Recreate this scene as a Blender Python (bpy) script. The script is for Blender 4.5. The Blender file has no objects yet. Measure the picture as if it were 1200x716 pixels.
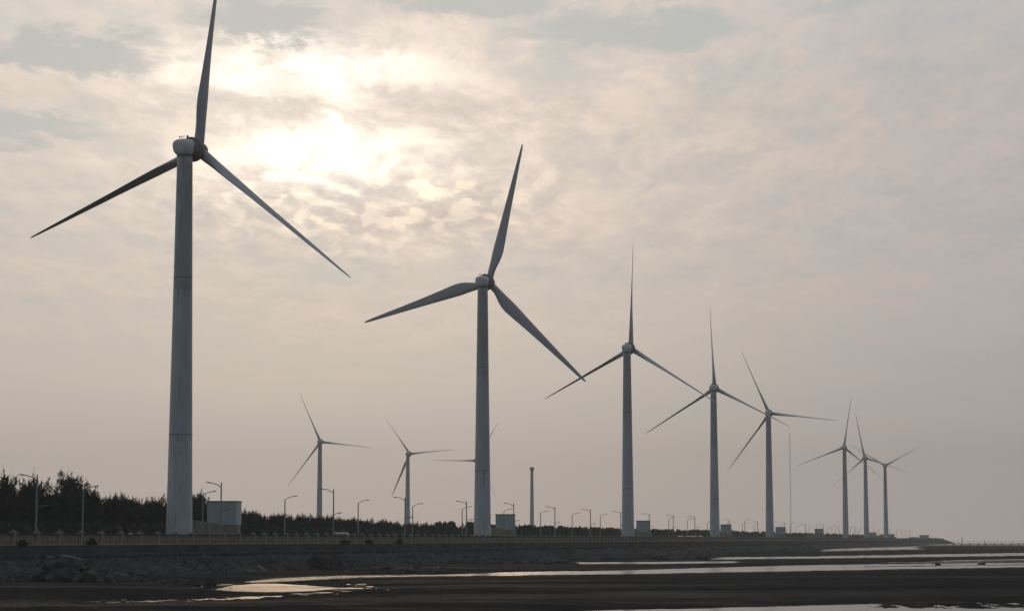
import bpy, bmesh, math, random
import numpy as np
from mathutils import Vector, Matrix, noise as mnoise

R = math.radians
random.seed(7)
rng = np.random.default_rng(11)
SC = bpy.context.scene
COL = SC.collection

# ------------------------------------------------------------------ camera
F, CX, CY, PITCH, EYE = 2610.0, 600.0, 358.0, R(5.99), 4.5
cam = bpy.data.cameras.new('camera')
cam.sensor_width = 36.0
cam.lens = F / 1200 * 36
cam.clip_start = 0.5
cam.clip_end = 30000
camo = bpy.data.objects.new('camera', cam)
COL.objects.link(camo)
camo.location = (0, 0, EYE)
camo.rotation_euler = (math.pi / 2 + PITCH, 0, 0)
SC.camera = camo

# ------------------------------------------------------------------ look
vs = SC.view_settings
vs.view_transform = 'Standard'
vs.look = 'None'
vs.gamma = 1
vs.use_curve_mapping = False
vs.exposure = 0.0
SC.render.engine = 'CYCLES'
SC.cycles.use_denoising = True
SC.cycles.max_bounces = 6
SC.cycles.volume_bounces = 1
SUN_EL, SUN_AZ = 10.0, -5.0          # degrees; azimuth to the right of +Y


# ------------------------------------------------------------------ node helper
class NT:
    def __init__(s, tree):
        s.t = tree
        s.n = tree.nodes
        s.l = tree.links

    def put(s, sock, v):
        if isinstance(v, bpy.types.NodeSocket):
            s.l.new(v, sock)
        elif v is not None:
            if isinstance(v, (tuple, list)) and len(v) == 3 and sock.type == 'RGBA':
                v = (*v, 1)
            sock.default_value = v

    def math(s, op, a, b=None, c=None, clamp=False):
        n = s.n.new('ShaderNodeMath')
        n.operation = op
        n.use_clamp = clamp
        s.put(n.inputs[0], a)
        if b is not None:
            s.put(n.inputs[1], b)
        if c is not None:
            s.put(n.inputs[2], c)
        return n.outputs[0]

    def add(s, a, b): return s.math('ADD', a, b)
    def sub(s, a, b): return s.math('SUBTRACT', a, b)
    def mul(s, a, b): return s.math('MULTIPLY', a, b)
    def div(s, a, b): return s.math('DIVIDE', a, b)

    def comb(s, x, y, z):
        n = s.n.new('ShaderNodeCombineXYZ')
        for i, v in enumerate((x, y, z)):
            s.put(n.inputs[i], v)
        return n.outputs[0]

    def noise(s, vec, scale, detail=5, rough=.55, dist=0, lac=2.0):
        n = s.n.new('ShaderNodeTexNoise')
        s.put(n.inputs['Vector'], vec)
        n.inputs['Scale'].default_value = scale
        n.inputs['Detail'].default_value = detail
        n.inputs['Roughness'].default_value = rough
        n.inputs['Lacunarity'].default_value = lac
        n.inputs['Distortion'].default_value = dist
        return n.outputs[0]

    def sstep(s, v, a, b, lo=0., hi=1.):
        n = s.n.new('ShaderNodeMapRange')
        n.interpolation_type = 'SMOOTHSTEP'
        s.put(n.inputs[0], v)
        for i, q in enumerate((a, b, lo, hi)):
            s.put(n.inputs[i + 1], q)
        return n.outputs[0]

    def mix(s, f, a, b, mode='MIX'):
        n = s.n.new('ShaderNodeMix')
        n.data_type = 'RGBA'
        n.blend_type = mode
        s.put(n.inputs[0], f)
        s.put(n.inputs[6], a)
        s.put(n.inputs[7], b)
        return n.outputs[2]

    def ramp(s, f, stops):
        n = s.n.new('ShaderNodeValToRGB')
        e = n.color_ramp.elements
        while len(e) < len(stops):
            e.new(0.5)
        for k, (p, c) in zip(e, stops):
            k.position = p
            k.color = (*c, 1)
        s.put(n.inputs[0], f)
        return n.outputs[0]

    def gauss(s, x, cx, rx, y, cy, ry):
        a = s.div(s.sub(x, cx), rx)
        b = s.div(s.sub(y, cy), ry)
        r2 = s.add(s.mul(a, a), s.mul(b, b))
        return s.math('EXPONENT', s.mul(r2, -1.0))


# ------------------------------------------------------------------ sky
world = bpy.data.worlds.new('World')
SC.world = world
world.use_nodes = True
w = NT(world.node_tree)
w.n.clear()
out = w.n.new('ShaderNodeOutputWorld')
bg = w.n.new('ShaderNodeBackground')
SKY_STRENGTH = 0.1
bg.inputs[1].default_value = SKY_STRENGTH
w.l.new(bg.outputs[0], out.inputs[0])
tc = w.n.new('ShaderNodeTexCoord')
sep = w.n.new('ShaderNodeSeparateXYZ')
w.l.new(tc.outputs['Generated'], sep.inputs[0])
dx, dy, dz0 = sep.outputs
dz = w.math('MAXIMUM', dz0, 0.0)
DEG = 180 / math.pi
az = w.mul(w.math('ARCTAN2', dx, dy), DEG)
el = w.mul(w.math('ARCSINE', dz), DEG)
# directions of the clouds on a far, slightly curved layer
zc = w.add(dz, 0.045)
pl = w.comb(w.div(dx, zc), w.div(dy, zc), 0.0)


def mapped(vec, rz, sx, sy, ox=0.0):
    m = w.n.new('ShaderNodeMapping')
    m.inputs['Rotation'].default_value = (0, 0, R(rz))
    m.inputs['Scale'].default_value = (sx, sy, 1)
    m.inputs['Location'].default_value = (ox, 0, 0)
    w.l.new(vec, m.inputs[0])
    return m.outputs[0]


plr = mapped(pl, -10, .8, 1.0)
big = w.noise(plr, 1.6, 4, .5, .2)
streak = w.noise(mapped(pl, -5, 1.0, .36, 3.0), 7.0, 10, .64, .3)
fine = w.noise(mapped(pl, -9, 1.0, .30, 7.0), 24.0, 8, .68, .4)
fib = w.noise(mapped(pl, -14, 1.0, .22, 5.0), 60.0, 6, .65, .3)
rip = w.noise(mapped(pl, 9, 1.0, .34), 17.0, 3, .45, .35)
rip2 = w.noise(mapped(pl, 12, 1.0, .36), 30.0, 3, .5, .3)
wx = w.mul(w.sub(w.noise(plr, 4.0, 7, .62, .3), .5), 4.6)
wy = w.mul(w.sub(w.noise(mapped(pl, -6, .9, .45, 11.0), 7.0, 9, .68, .3), .5), 2.6)
azw = w.add(az, wx)
elw = w.add(el, wy)
base = w.ramp(w.div(el, 30.0), [
    (0.0, (.468, .404, .368)), (.067, (.458, .402, .366)), (.167, (.500, .446, .410)), (.267, (.525, .480, .448)),
    (.367, (.545, .498, .462)), (.467, (.570, .540, .515)), (.7, (.46, .47, .48)), (1.0, (.36, .38, .41))])
# left side warmer, right side cooler and dimmer
tint = w.ramp(w.add(w.div(az, 28.0), .5), [(0.0, (1.20, 1.19, 1.15)), (.5, (1.07, 1.055, 1.04)), (1.0, (.935, .955, .975))])
c = w.mix(1.0, base, tint, 'MULTIPLY')
# cloud relief: blue-grey hollows and pink-cream tops
hi_el = w.sstep(el, 2.5, 8.0, .12, 1.0)
rel = w.mul(w.sub(w.add(w.add(w.mul(streak, .42), w.mul(fine, .36)), w.mul(fib, .22)), .5), hi_el)
relc = w.ramp(w.add(w.mul(rel, 1.75), .5), [
    (.15, (.915, .96, .99)), (.42, (.97, .99, 1.005)), (.58, (1.035, 1.01, 1.0)), (.85, (1.13, 1.06, 1.02))])
c = w.mix(1.0, c, relc, 'MULTIPLY')
mott = w.mul(w.sub(rip2, .5), w.mul(w.sstep(el, 5.5, 9.0), w.sstep(az, -3.0, 3.0)))
c = w.mix(1.0, c, w.ramp(w.add(mott, .5), [(.3, (.95, .97, .985)), (.5, (1, 1, 1)), (.7, (1.05, 1.02, 1.0))]), 'MULTIPLY')
# low veil: faint horizontal bands
band = w.noise(w.comb(w.mul(az, .06), w.mul(el, .8), 3.0), 1.0, 5, .5, .3)
c = w.mix(w.sstep(el, .8, 4.0), c, w.mix(1.0, c, w.ramp(band, [
    (.3, (.95, .972, .99)), (.7, (1.055, 1.018, 1.005))]), 'MULTIPLY'))
# openings to the pale blue above
sky = w.n.new('ShaderNodeTexSky')
sky.sky_type = 'NISHITA'
sky.sun_disc = False
sky.sun_elevation = R(SUN_EL)
sky.sun_rotation = R(SUN_AZ)
sky.air_density = 1.0
sky.dust_density = 3.0
blue = w.mix(.75, w.mix(1.0, sky.outputs[0], (.010, .010, .010), 'MULTIPLY'), (.565, .61, .625))
gap = w.gauss(azw, -11.4, 2.8, elw, 12.2, .62)
for ax, rx, ey, ry, k in ((-6.6, 1.7, 13.2, .7, 1.0), (-12.2, 2.4, 10.3, .55, .8), (3.2, 3.0, 13.0, .7, 1.0), (9.5, 2.6, 13.5, .5, .7), (-.9, 2.6, 13.7, .45, 1.0), (1.0, 8.0, 14.3, .6, .9), (12.0, 3.0, 10.0, .5, .4)):
    gap = w.math('MAXIMUM', gap, w.mul(w.gauss(azw, ax, rx, elw, ey, ry), k))
gap = w.math('MAXIMUM', gap, w.mul(w.sstep(el, 15, 20), w.sstep(big, .45, .55)))
c = w.mix(w.mul(w.sstep(gap, .25, .75), .9), c, blue)
notgap = w.sub(1.0, w.mul(w.sstep(gap, .25, .75), .95))
# light of the veiled sun
g_big = w.gauss(azw, -2.8, 9.5, elw, 10.9, 3.9)
g_low = w.gauss(az, -2.5, 10.0, el, 4.3, 4.2)
g_mid = w.gauss(azw, -5.0, 5.0, elw, 10.5, 2.2)
b1 = w.mul(w.gauss(azw, -5.6, 2.9, elw, 11.95, .62), .85)
b2 = w.gauss(azw, -4.9, 2.2, elw, 9.8, .85)
shade = w.gauss(azw, -3.0, 5.5, elw, 10.95, .35)
thin = w.mul(w.add(.55, w.mul(w.sstep(streak, .38, .62), .6)), notgap)
thin = w.mul(thin, w.sub(1.0, w.mul(shade, .5)))


def addc(c, f, col):
    m = w.n.new('ShaderNodeVectorMath')
    m.operation = 'SCALE'
    m.inputs[0].default_value = col
    w.put(m.inputs['Scale'], f)
    return w.mix(1.0, c, m.outputs[0], 'ADD')


c = addc(c, w.mul(g_big, thin), (.27, .205, .135))
c = addc(c, w.mul(g_mid, thin), (.29, .255, .195))
c = addc(c, g_low, (.135, .115, .075))
c = addc(c, w.mul(w.math('MAXIMUM', b1, b2), w.mul(thin, 1.1)), (.62, .59, .52))
# rippled cloudlets under the sun
rm = w.gauss(az, -3.8, 4.2, el, 8.6, 1.05)
c = w.mix(w.mul(w.math('MINIMUM', w.mul(rm, 1.3), 1.0), .8), c, w.mix(1.0, c, w.ramp(rip, [
    (.43, (.83, .83, .85)), (.51, (.96, .95, .945)), (.585, (1.28, 1.24, 1.15))]), 'MULTIPLY'))
# the sky dims away from the sun
sd = (math.sin(R(SUN_AZ)) * math.cos(R(SUN_EL)), math.cos(R(SUN_AZ)) * math.cos(R(SUN_EL)), math.sin(R(SUN_EL)))
dot = w.n.new('ShaderNodeVectorMath')
dot.operation = 'DOT_PRODUCT'
w.l.new(tc.outputs['Generated'], dot.inputs[0])
dot.inputs[1].default_value = sd
away = w.sstep(dot.outputs['Value'], -.35, .93)
c = w.mix(1.0, c, w.mix(away, (.36, .42, .50), (1, 1, 1)), 'MULTIPLY')
sc10 = w.mix(1.0, c, (1 / SKY_STRENGTH,) * 3, 'MULTIPLY')
w.l.new(sc10, bg.inputs[0])

sun = bpy.data.lights.new('sun', 'SUN')
sun.energy = 0.5
sun.angle = R(11)
sun.color = (1, .74, .48)
suno = bpy.data.objects.new('sun', sun)
COL.objects.link(suno)
suno.rotation_euler = Vector(sd).to_track_quat('Z', 'Y').to_euler()
suno.location = (0, 0, 200)


# ------------------------------------------------------------------ placing helpers
def ray(px, py):
    u, v = (px - CX) / F, (CY - py) / F
    return Vector((u, math.cos(PITCH) - v * math.sin(PITCH), math.sin(PITCH) + v * math.cos(PITCH)))


def at(px, py, Y):
    d = ray(px, py)
    return Vector((0, 0, EYE)) + d * (Y / d.y)


def tanb(px):
    return (px - CX) / F


LM = 0.242                                   # the sea wall runs this far sideways per metre of depth


def line_y(px, off):                         # depth where the line X = LM*Y - off is seen at px
    return off / (LM - tanb(px))


ALONG = Vector((LM, 1, 0)).normalized()
SEA = Vector((1, -LM, 0)).normalized()
LINE_ROT = -math.atan(LM)                    # local +Y along the wall, local +X towards the sea
FENCE, FRONT, REAR, TURB = 114.9, 119.0, 135.0, 141.6
ROADZ, CREST = 3.75, 3.84


# ------------------------------------------------------------------ object helpers
def tag(o, label=None, cat=None, group=None, kind=None):
    for k, v in (('label', label), ('category', cat), ('group', group), ('kind', kind)):
        if v:
            o[k] = v
    return o


def mesh(name, verts, faces, mat=None, smooth=False):
    m = bpy.data.meshes.new(name)
    m.from_pydata([tuple(v) for v in verts], [], faces)
    if smooth:
        m.polygons.foreach_set('use_smooth', [True] * len(m.polygons))
    if mat:
        m.materials.append(mat)
    m.update()
    return m


def link(name, m, parent=None, M=None):
    o = bpy.data.objects.new(name, m)
    COL.objects.link(o)
    if parent:
        o.parent = parent
    if M is not None:
        o.matrix_basis = M
    return o


def empty(name, loc, rz=0.0):
    o = bpy.data.objects.new(name, None)
    o.empty_display_size = .5
    COL.objects.link(o)
    o.location = loc
    o.rotation_euler = (0, 0, rz)
    return o


def kids(o):
    return [c for c in list(COL.objects) if c.parent is o]


def copy_tree(o, parent=None):
    c = o.copy()
    COL.objects.link(c)
    if parent:
        c.parent = parent
    for ch in o.children:
        copy_tree(ch, c)
    return c


class MB:
    def __init__(s):
        s.v, s.f = [], []

    def raw(s, v, f):
        n = len(s.v)
        s.v += [tuple(p) for p in v]
        s.f += [tuple(i + n for i in q) for q in f]
        return s

    def box(s, x0, x1, y0, y1, z0, z1, M=None):
        v = [(x, y, z) for z in (z0, z1) for y in (y0, y1) for x in (x0, x1)]
        if M:
            v = [M @ Vector(p) for p in v]
        return s.raw(v, [(0, 2, 3, 1), (4, 5, 7, 6), (0, 1, 5, 4), (2, 6, 7, 3), (0, 4, 6, 2), (1, 3, 7, 5)])

    def tube(s, pts, rad, n=8, cap=True):
        pts = [Vector(p) for p in pts]
        if not isinstance(rad, (list, tuple)):
            rad = [rad] * len(pts)
        rings = []
        for i, p in enumerate(pts):
            t = (pts[min(i + 1, len(pts) - 1)] - pts[max(i - 1, 0)]).normalized()
            a = t.cross(Vector((0, 0, 1)) if abs(t.z) < .95 else Vector((1, 0, 0))).normalized()
            b = t.cross(a)
            rings.append([p + (a * math.cos(k * 2 * math.pi / n) + b * math.sin(k * 2 * math.pi / n)) * rad[i] for k in range(n)])
        v = [q for r in rings for q in r]
        f = []
        for i in range(len(pts) - 1):
            for k in range(n):
                f.append((i * n + k, i * n + (k + 1) % n, (i + 1) * n + (k + 1) % n, (i + 1) * n + k))
        if cap:
            f.append(tuple(range(n))[::-1])
            f.append(tuple(range((len(pts) - 1) * n, len(pts) * n)))
        return s.raw(v, f)

    def lathe(s, prof, n=32, axis='Z', y0=0):            # prof: (radius, height)
        v, f = [], []
        for r, h in prof:
            for k in range(n):
                a = 2 * math.pi * k / n
                if axis == 'Z':
                    v.append((r * math.cos(a), r * math.sin(a), h))
                else:
                    v.append((r * math.cos(a), h, -r * math.sin(a)))
        for i in range(len(prof) - 1):
            for k in range(n):
                f.append((i * n + k, i * n + (k + 1) % n, (i + 1) * n + (k + 1) % n, (i + 1) * n + k))
        f.append(tuple(range(n))[::-1])
        f.append(tuple(range((len(prof) - 1) * n, len(prof) * n)))
        return s.raw(v, f)

    def mesh(s, name, mat, smooth=False):
        m = mesh(name, s.v, s.f, mat, smooth)
        return m

    def build(s, name, mat, parent=None, M=None, smooth=False, bevel=0):
        m = s.mesh(name, mat, smooth)
        if bevel:
            b = bmesh.new()
            b.from_mesh(m)
            bmesh.ops.bevel(b, geom=list(b.edges), offset=bevel, segments=2, affect='EDGES')
            b.to_mesh(m)
            b.free()
        if smooth:
            m.set_sharp_from_angle(angle=R(38))
        return link(name, m, parent, M)


# ------------------------------------------------------------------ materials
def mat(name, col, rough=.7, spec=.3, metal=0.0, var=.25, scale=1.0, stretch=(1, 1, 1), col2=None, thr=None, bump=0, bscale=None, coord='Object'):
    m = bpy.data.materials.new(name)
    m.use_nodes = True
    t = NT(m.node_tree)
    b = m.node_tree.nodes['Principled BSDF']
    b.inputs['Roughness'].default_value = rough
    b.inputs['Specular IOR Level'].default_value = spec
    b.inputs['Metallic'].default_value = metal
    tcn = t.n.new('ShaderNodeTexCoord')
    mp = t.n.new('ShaderNodeMapping')
    mp.inputs['Scale'].default_value = stretch
    if coord == 'World':
        g = t.n.new('ShaderNodeNewGeometry')
        t.l.new(g.outputs['Position'], mp.inputs[0])
    else:
        t.l.new(tcn.outputs[coord], mp.inputs[0])
    nz = t.noise(mp.outputs[0], scale, 6, .6)
    lo = tuple(x * (1 - var) for x in col)
    hi = tuple(min(1, x * (1 + var)) for x in col)
    c = t.ramp(nz, [(.3, lo), (.7, hi)])
    if col2:
        n2 = t.noise(mp.outputs[0], scale * .45, 7, .65, .4)
        c = t.mix(t.sstep(n2, thr[0], thr[1]), c, col2)
    t.put(b.inputs['Base Color'], c)
    if bump:
        bn = t.n.new('ShaderNodeBump')
        bn.inputs['Strength'].default_value = bump
        bn.inputs['Distance'].default_value = .1
        t.put(bn.inputs['Height'], t.noise(mp.outputs[0], bscale or scale * 3, 6, .65))
        t.l.new(bn.outputs[0], b.inputs['Normal'])
    return m


def tower_paint():
    m = bpy.data.materials.new('tower_paint')
    m.use_nodes = True
    t = NT(m.node_tree)
    b = m.node_tree.nodes['Principled BSDF']
    tcn = t.n.new('ShaderNodeTexCoord')
    oi = t.n.new('ShaderNodeObjectInfo')
    sp = t.n.new('ShaderNodeSeparateXYZ')
    t.l.new(tcn.outputs['Object'], sp.inputs[0])
    z = sp.outputs[2]
    off = t.mul(oi.outputs['Random'], 40.0)

    def nz(sx, sz, scale, det=6):
        return t.noise(t.comb(t.add(t.mul(sp.outputs[0], sx), off), t.mul(sp.outputs[1], sx), t.mul(z, sz)), scale, det, .62, .3)
    runs = nz(2.6, .10, 1.0)
    cloud = nz(.5, .16, 1.0)
    c = t.ramp(cloud, [(.3, (.39, .42, .44)), (.7, (.50, .535, .555))])
    top = t.sstep(z, 40.5, 41.2)                        # the upper tower section is a duller paint
    c = t.mix(top, c, t.mix(1.0, c, (.84, .80, .75), 'MULTIPLY'))
    c = t.mix(t.sstep(z, 17.0, 16.4), c, t.mix(1.0, c, (1.14, 1.14, 1.13), 'MULTIPLY'))
    c = t.mix(t.mul(t.sstep(runs, .52, .74), .34), c, (.27, .24, .21))
    # rust creeping down from the two joints and up from the foot
    near = t.mul(0.0, 0.0)
    for z0 in (41.6, 17.0):
        d = t.sub(z0, z)
        near = t.math('MAXIMUM', near, t.mul(t.sstep(d, -.3, .1), t.sstep(d, .3, 4.5, 1., 0.)))
    near = t.math('MAXIMUM', near, t.mul(t.sstep(z, 14.0, 3.0), .55))
    near = t.math('MAXIMUM', near, t.mul(t.sstep(z, 52.0, 60.0), .8))
    rust = nz(3.4, .28, 1.3)
    c = t.mix(t.mul(t.sstep(rust, .52, .66), near), c, (.14, .085, .06))
    t.put(b.inputs['Base Color'], c)
    b.inputs['Roughness'].default_value = .5
    b.inputs['Specular IOR Level'].default_value = .35
    return m


M_tower = tower_paint()
M_rust = mat('rust', (.16, .085, .05), .8, .2, var=.4, scale=2.5)
M_ring = mat('joint_steel', (.24, .20, .18), .7, .2, var=.3, scale=2)
M_blade = mat('blade_gelcoat', (.46, .47, .49), .42, .4, var=.07, scale=.3)
M_blade_t = M_blade
M_nac = mat('nacelle_shell', (.62, .63, .63), .5, .35, var=.07, scale=.6, col2=(.36, .34, .31), thr=(.6, .85))
M_gen = mat('generator_casing', (.20, .18, .17), .6, .3, var=.25, scale=1.2, col2=(.14, .09, .065), thr=(.5, .75))
M_hub = mat('hub_casing', (.26, .19, .165), .6, .3, var=.25, scale=1.0, col2=(.17, .10, .07), thr=(.48, .72))
M_dark = mat('dark_metal', (.05, .05, .05), .6, .3, var=.2)
M_lamp = mat('galvanised_steel', (.17, .175, .18), .55, .3, metal=0.0, var=.12, scale=.8)
M_box = mat('pale_green_cladding', (.42, .49, .49), .6, .3, var=.08, scale=.5, stretch=(3, 3, .25), col2=(.32, .35, .33), thr=(.6, .85))
M_boxroof = mat('roof_edge', (.10, .11, .11), .7, .2, var=.2)
M_render = mat('ochre_render', (.30, .27, .22), .9, .1, var=.22, scale=.8, col2=(.20, .18, .15), thr=(.5, .7))
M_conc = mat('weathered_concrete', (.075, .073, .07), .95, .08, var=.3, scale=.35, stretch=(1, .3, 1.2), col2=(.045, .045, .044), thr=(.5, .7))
M_cap = mat('cap_stone', (.24, .24, .22), .9, .1, var=.15, scale=2)
M_balu = mat('brown_baluster', (.37, .29, .20), .9, .08, var=.35, scale=1.4, stretch=(1, 1, .3))
M_rail = mat('dark_rail', (.062, .066, .075), .8, .15, var=.25, scale=1.5)
M_leaf = mat('casuarina_needles', (.056, .072, .056), .95, .03, var=.45, scale=.8)
M_leaf2 = mat('shrub_leaves', (.040, .050, .028), .95, .03, var=.45, scale=1.5)
M_bark = mat('bark', (.09, .075, .06), .95, .05, var=.3, scale=3)
M_rock = mat('wet_rock', (.066, .062, .058), .9, .05, var=.5, scale=1.1, col2=(.19, .18, .165), thr=(.55, .72), bump=.6, bscale=3)
M_wood = mat('bleached_wood', (.42, .40, .37), .9, .1, var=.2, scale=3)
M_asph = mat('asphalt', (.05, .05, .052), .9, .1, var=.15, scale=2)
M_white = mat('white_paint', (.7, .7, .68), .6, .3, var=.05)
M_tyre = mat('tyre_rubber', (.02, .02, .02), .8, .2, var=.1)
M_glass = mat('car_glass', (.03, .035, .04), .08, .6, var=.05)
M_skin = mat('skin', (.35, .2, .14), .6, .3, var=.05)
M_hair = mat('black_hair', (.015, .013, .012), .6, .3, var=.1)

# embankment slope: rip-rap and dead grass
M_slope = mat('embankment_slope', (.052, .052, .052), .97, .03, var=.55, scale=.7, col2=(.10, .102, .10), thr=(.53, .70), bump=1.0, bscale=1.8, coord='World')
M_land = mat('dry_ground', (.08, .075, .05), .95, .05, var=.4, scale=.15, coord='World')


def mud_material():
    m = bpy.data.materials.new('tidal_mud')
    m.use_nodes = True
    t = NT(m.node_tree)
    b = m.node_tree.nodes['Principled BSDF']
    g = t.n.new('ShaderNodeNewGeometry')
    mp = t.n.new('ShaderNodeMapping')
    mp.inputs['Scale'].default_value = (.35, 1, 1)
    t.l.new(g.outputs['Position'], mp.inputs[0])
    n1 = t.noise(mp.outputs[0], .06, 6, .6)
    n2 = t.noise(mp.outputs[0], .35, 7, .72)
    c = t.ramp(t.add(t.mul(n1, .45), t.mul(n2, .55)), [(.34, (.020, .0195, .019)), (.50, (.041, .039, .037)), (.66, (.075, .071, .066))])
    t.put(b.inputs['Base Color'], c)
    b.inputs['Roughness'].default_value = .9
    n3 = t.noise(mp.outputs[0], .045, 6, .62, .4)
    t.put(b.inputs['Specular IOR Level'], t.sstep(t.add(t.mul(n3, .75), t.mul(n2, .25)), .50, .66, 0.0, .008))
    bn = t.n.new('ShaderNodeBump')
    bn.inputs['Strength'].default_value = .5
    bn.inputs['Distance'].default_value = .15
    t.put(bn.inputs['Height'], n2)
    t.l.new(bn.outputs[0], b.inputs['Normal'])
    return m


def water_material():
    m = bpy.data.materials.new('shallow_water')
    m.use_nodes = True
    t = NT(m.node_tree)
    b = m.node_tree.nodes['Principled BSDF']
    g = t.n.new('ShaderNodeNewGeometry')
    b.inputs['Base Color'].default_value = (.03, .03, .028, 1)
    b.inputs['IOR'].default_value = 1.33
    b.inputs['Specular IOR Level'].default_value = .5
    n1 = t.noise(g.outputs['Position'], .03, 4, .6)
    # sheltered pool under the wall: smooth; the open flats: ruffled by wind
    sx = t.n.new('ShaderNodeSeparateXYZ')
    t.l.new(g.outputs['Position'], sx.inputs[0])
    t.put(b.inputs['Roughness'], t.add(t.sstep(sx.outputs[0], -15.0, 24.0, .085, .21), t.sstep(n1, .35, .7, -.008, .012)))
    return m


M_mud = mud_material()
M_water = water_material()

# ------------------------------------------------------------------ ground: water sheet and tidal mud
FAR = 2720.0
wv = [(-2600, -60, 0), (2600, -60, 0), (2600, FAR, 0), (-2600, FAR, 0)]
sea = link('water', mesh('water', wv, [(0, 1, 2, 3)], M_water))
tag(sea, kind='structure')


def interp(x, pts):
    xs, ys = zip(*pts)
    return np.interp(x, xs, ys)


def vnoise(X, Y, sx, sy, seed, octaves=4, gain=.55):
    """value noise on the ground, summed over octaves, about -1..1"""
    outv = np.zeros_like(X)
    amp, tot = 1.0, 0.0
    for o in range(octaves):
        gx, gy = X / sx + 17.3 * o + seed, Y / sy + 9.1 * o + seed * 1.7
        ix, iy = np.floor(gx), np.floor(gy)
        fx, fy = gx - ix, gy - iy
        fx, fy = fx * fx * (3 - 2 * fx), fy * fy * (3 - 2 * fy)

        def hsh(a, b):
            q = np.sin(a * 127.1 + b * 311.7 + seed * 74.7) * 43758.5453
            return q - np.floor(q)
        v = (hsh(ix, iy) * (1 - fx) + hsh(ix + 1, iy) * fx) * (1 - fy) + (hsh(ix, iy + 1) * (1 - fx) + hsh(ix + 1, iy + 1) * fx) * fy
        outv += (v * 2 - 1) * amp
        tot += amp
        amp *= gain
        sx, sy = sx / 2, sy / 2
    return outv / tot


def mud_height(px, py, X, Y):
    """height of the mud over the water, from the courses of the channels (px, py: the bearing and the dip below the horizon)"""
    n_lo = vnoise(X, Y, 26, 40, 3.0)
    n_hi = vnoise(X, Y, 5, 9, 8.0, 3)
    n_f = vnoise(X, Y, 1.3, 4.0, 21.0, 3, .75)
    n_m = vnoise(X, Y, 7, 16, 31.0, 3, .6)
    n_s = vnoise(X, Y, .75, 2.6, 41.0, 3, .75) * .7 + n_f * .4
    ew = .40 * n_lo + .30 * n_hi + .45 * n_f + .45 * n_s                                  # ragged shores, in dip units
    s = np.full_like(px, -6.0)                                    # >0: under water

    def strip(top, bot, k=1.0, x0=-1e9, x1=1e9, fade=25.0):
        nonlocal s
        a, b = interp(px, top), interp(px, bot)
        d = np.minimum(py - a, b - py) + ew * k
        e = np.minimum(px - x0, x1 - px) / fade
        d = np.minimum(d, e + ew)
        s = np.maximum(s, d)

    # main channel
    strip([(288, 681), (300, 679), (340, 676), (380, 674.6), (420, 673.7), (470, 673.0), (530, 672.4), (570, 671), (600, 669.6), (640, 668.8),
           (720, 668), (780, 666.4), (840, 664.5), (900, 662.6), (960, 661), (1040, 658.6), (1100, 656.5), (1250, 652)],
          [(288, 682), (300, 682), (340, 680.5), (380, 678.0), (420, 676), (470, 674.9), (530, 674.2), (570, 674), (600, 673.6), (640, 673),
           (720, 672.2), (780, 671.2), (840, 670), (900, 669), (960, 668), (1040, 666.6), (1100, 665.6), (1250, 663.5)], .8, 285, 1e9)
    # pool
    strip([(255, 689.5), (275, 685), (300, 683.2), (330, 683.3), (360, 685), (400, 688)],
          [(255, 690), (275, 692), (300, 692.6), (340, 692.8), (370, 691.3), (400, 689)], .7, 256, 420)
    # broken tail of the pool
    tail = interp(px, [(300, 685.0), (340, 685.6), (400, 686.5), (450, 689), (520, 692)])
    d = -.5 - np.abs(py - tail) * .30 + n_s * 3.2 + n_m * .9
    s = np.maximum(s, np.where((px > 305) & (px < 520), d - np.clip((px - 430) / 40, 0, 3), -6))
    # glinting streak at the left
    yc = interp(px, [(-60, 711), (0, 708.5), (60, 705.5), (140, 703.5), (200, 702.4), (250, 701), (300, 698.5), (350, 695), (400, 692.5), (450, 691), (500, 690.5)])
    d = .30 - np.abs(py - yc - n_m * .8) * .55 + n_s * 3.8
    s = np.maximum(s, np.where(px < 500, d - np.clip((px - 400) / 40, 0, 3), -6))
    d = -.7 - np.abs(py - yc + 4.5) * .6 + n_s * 3.0 + n_m * .6
    s = np.maximum(s, np.where((px > 60) & (px < 260), d, -6))
    d = -.3 - np.abs(py - interp(px, [(190, 689), (250, 685.5), (290, 682.5)])) * .9 + n_f * 2.2
    s = np.maximum(s, np.where((px > 205) & (px < 290), d, -6))
    # near water, lower right
    strip([(560, 721), (640, 717), (680, 714.6), (720, 713.2), (800, 712), (900, 709.5), (1000, 706.8), (1060, 705.4), (1250, 706)],
          [(560, 740), (1250, 760)], .6, 590, 1e9)
    bar = np.abs(py - 707.5 - n_m * 1.5) - 3.2
    s = np.where(px > 1005, np.minimum(s, np.maximum(bar * 1.2, -.2) * .9 + n_s * 4.0 + n_m * .5 + .75 - np.clip((1030 - px) / 25, -.5, 1) * -1.5), s)
    # thin far waters
    strip([(668, 658.4), (760, 658), (900, 656.5)], [(668, 660.2), (760, 660.2), (900, 658.6)], .5, 673, 860)
    strip([(800, 655), (850, 652.5), (950, 651.5), (1250, 646.5)], [(800, 655.6), (850, 655), (950, 654), (1250, 650)], .9, 815, 1e9)
    strip([(960, 643), (1070, 640)], [(960, 645.5), (1070, 643.5)], 1.0, 965, 1075)
    # sand bars inside the wide right-hand channel
    for yb, x0, w_ in ((661.2, 930, .75), (658.2, 1050, .55), (655.5, 1090, .6), (663.3, 1010, .45)):
        yy = yb - (px - x0) * .012
        q = w_ - np.abs(py - yy) + ew * .7
        q = np.minimum(q, (px - x0) / 40)
        s = np.where(q > 0, np.minimum(s, -q), s)
    # open sea far out on the right
    s = np.maximum(s, np.where(px > 1000, np.minimum((638.6 - py) * 1.5, (px - 1060) / 60), -6))
    h = -np.clip(s, -6, 6) * .035
    h += np.where(h > 0, .012 * n_hi + .015 * n_lo + .01, 0)
    return h


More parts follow.
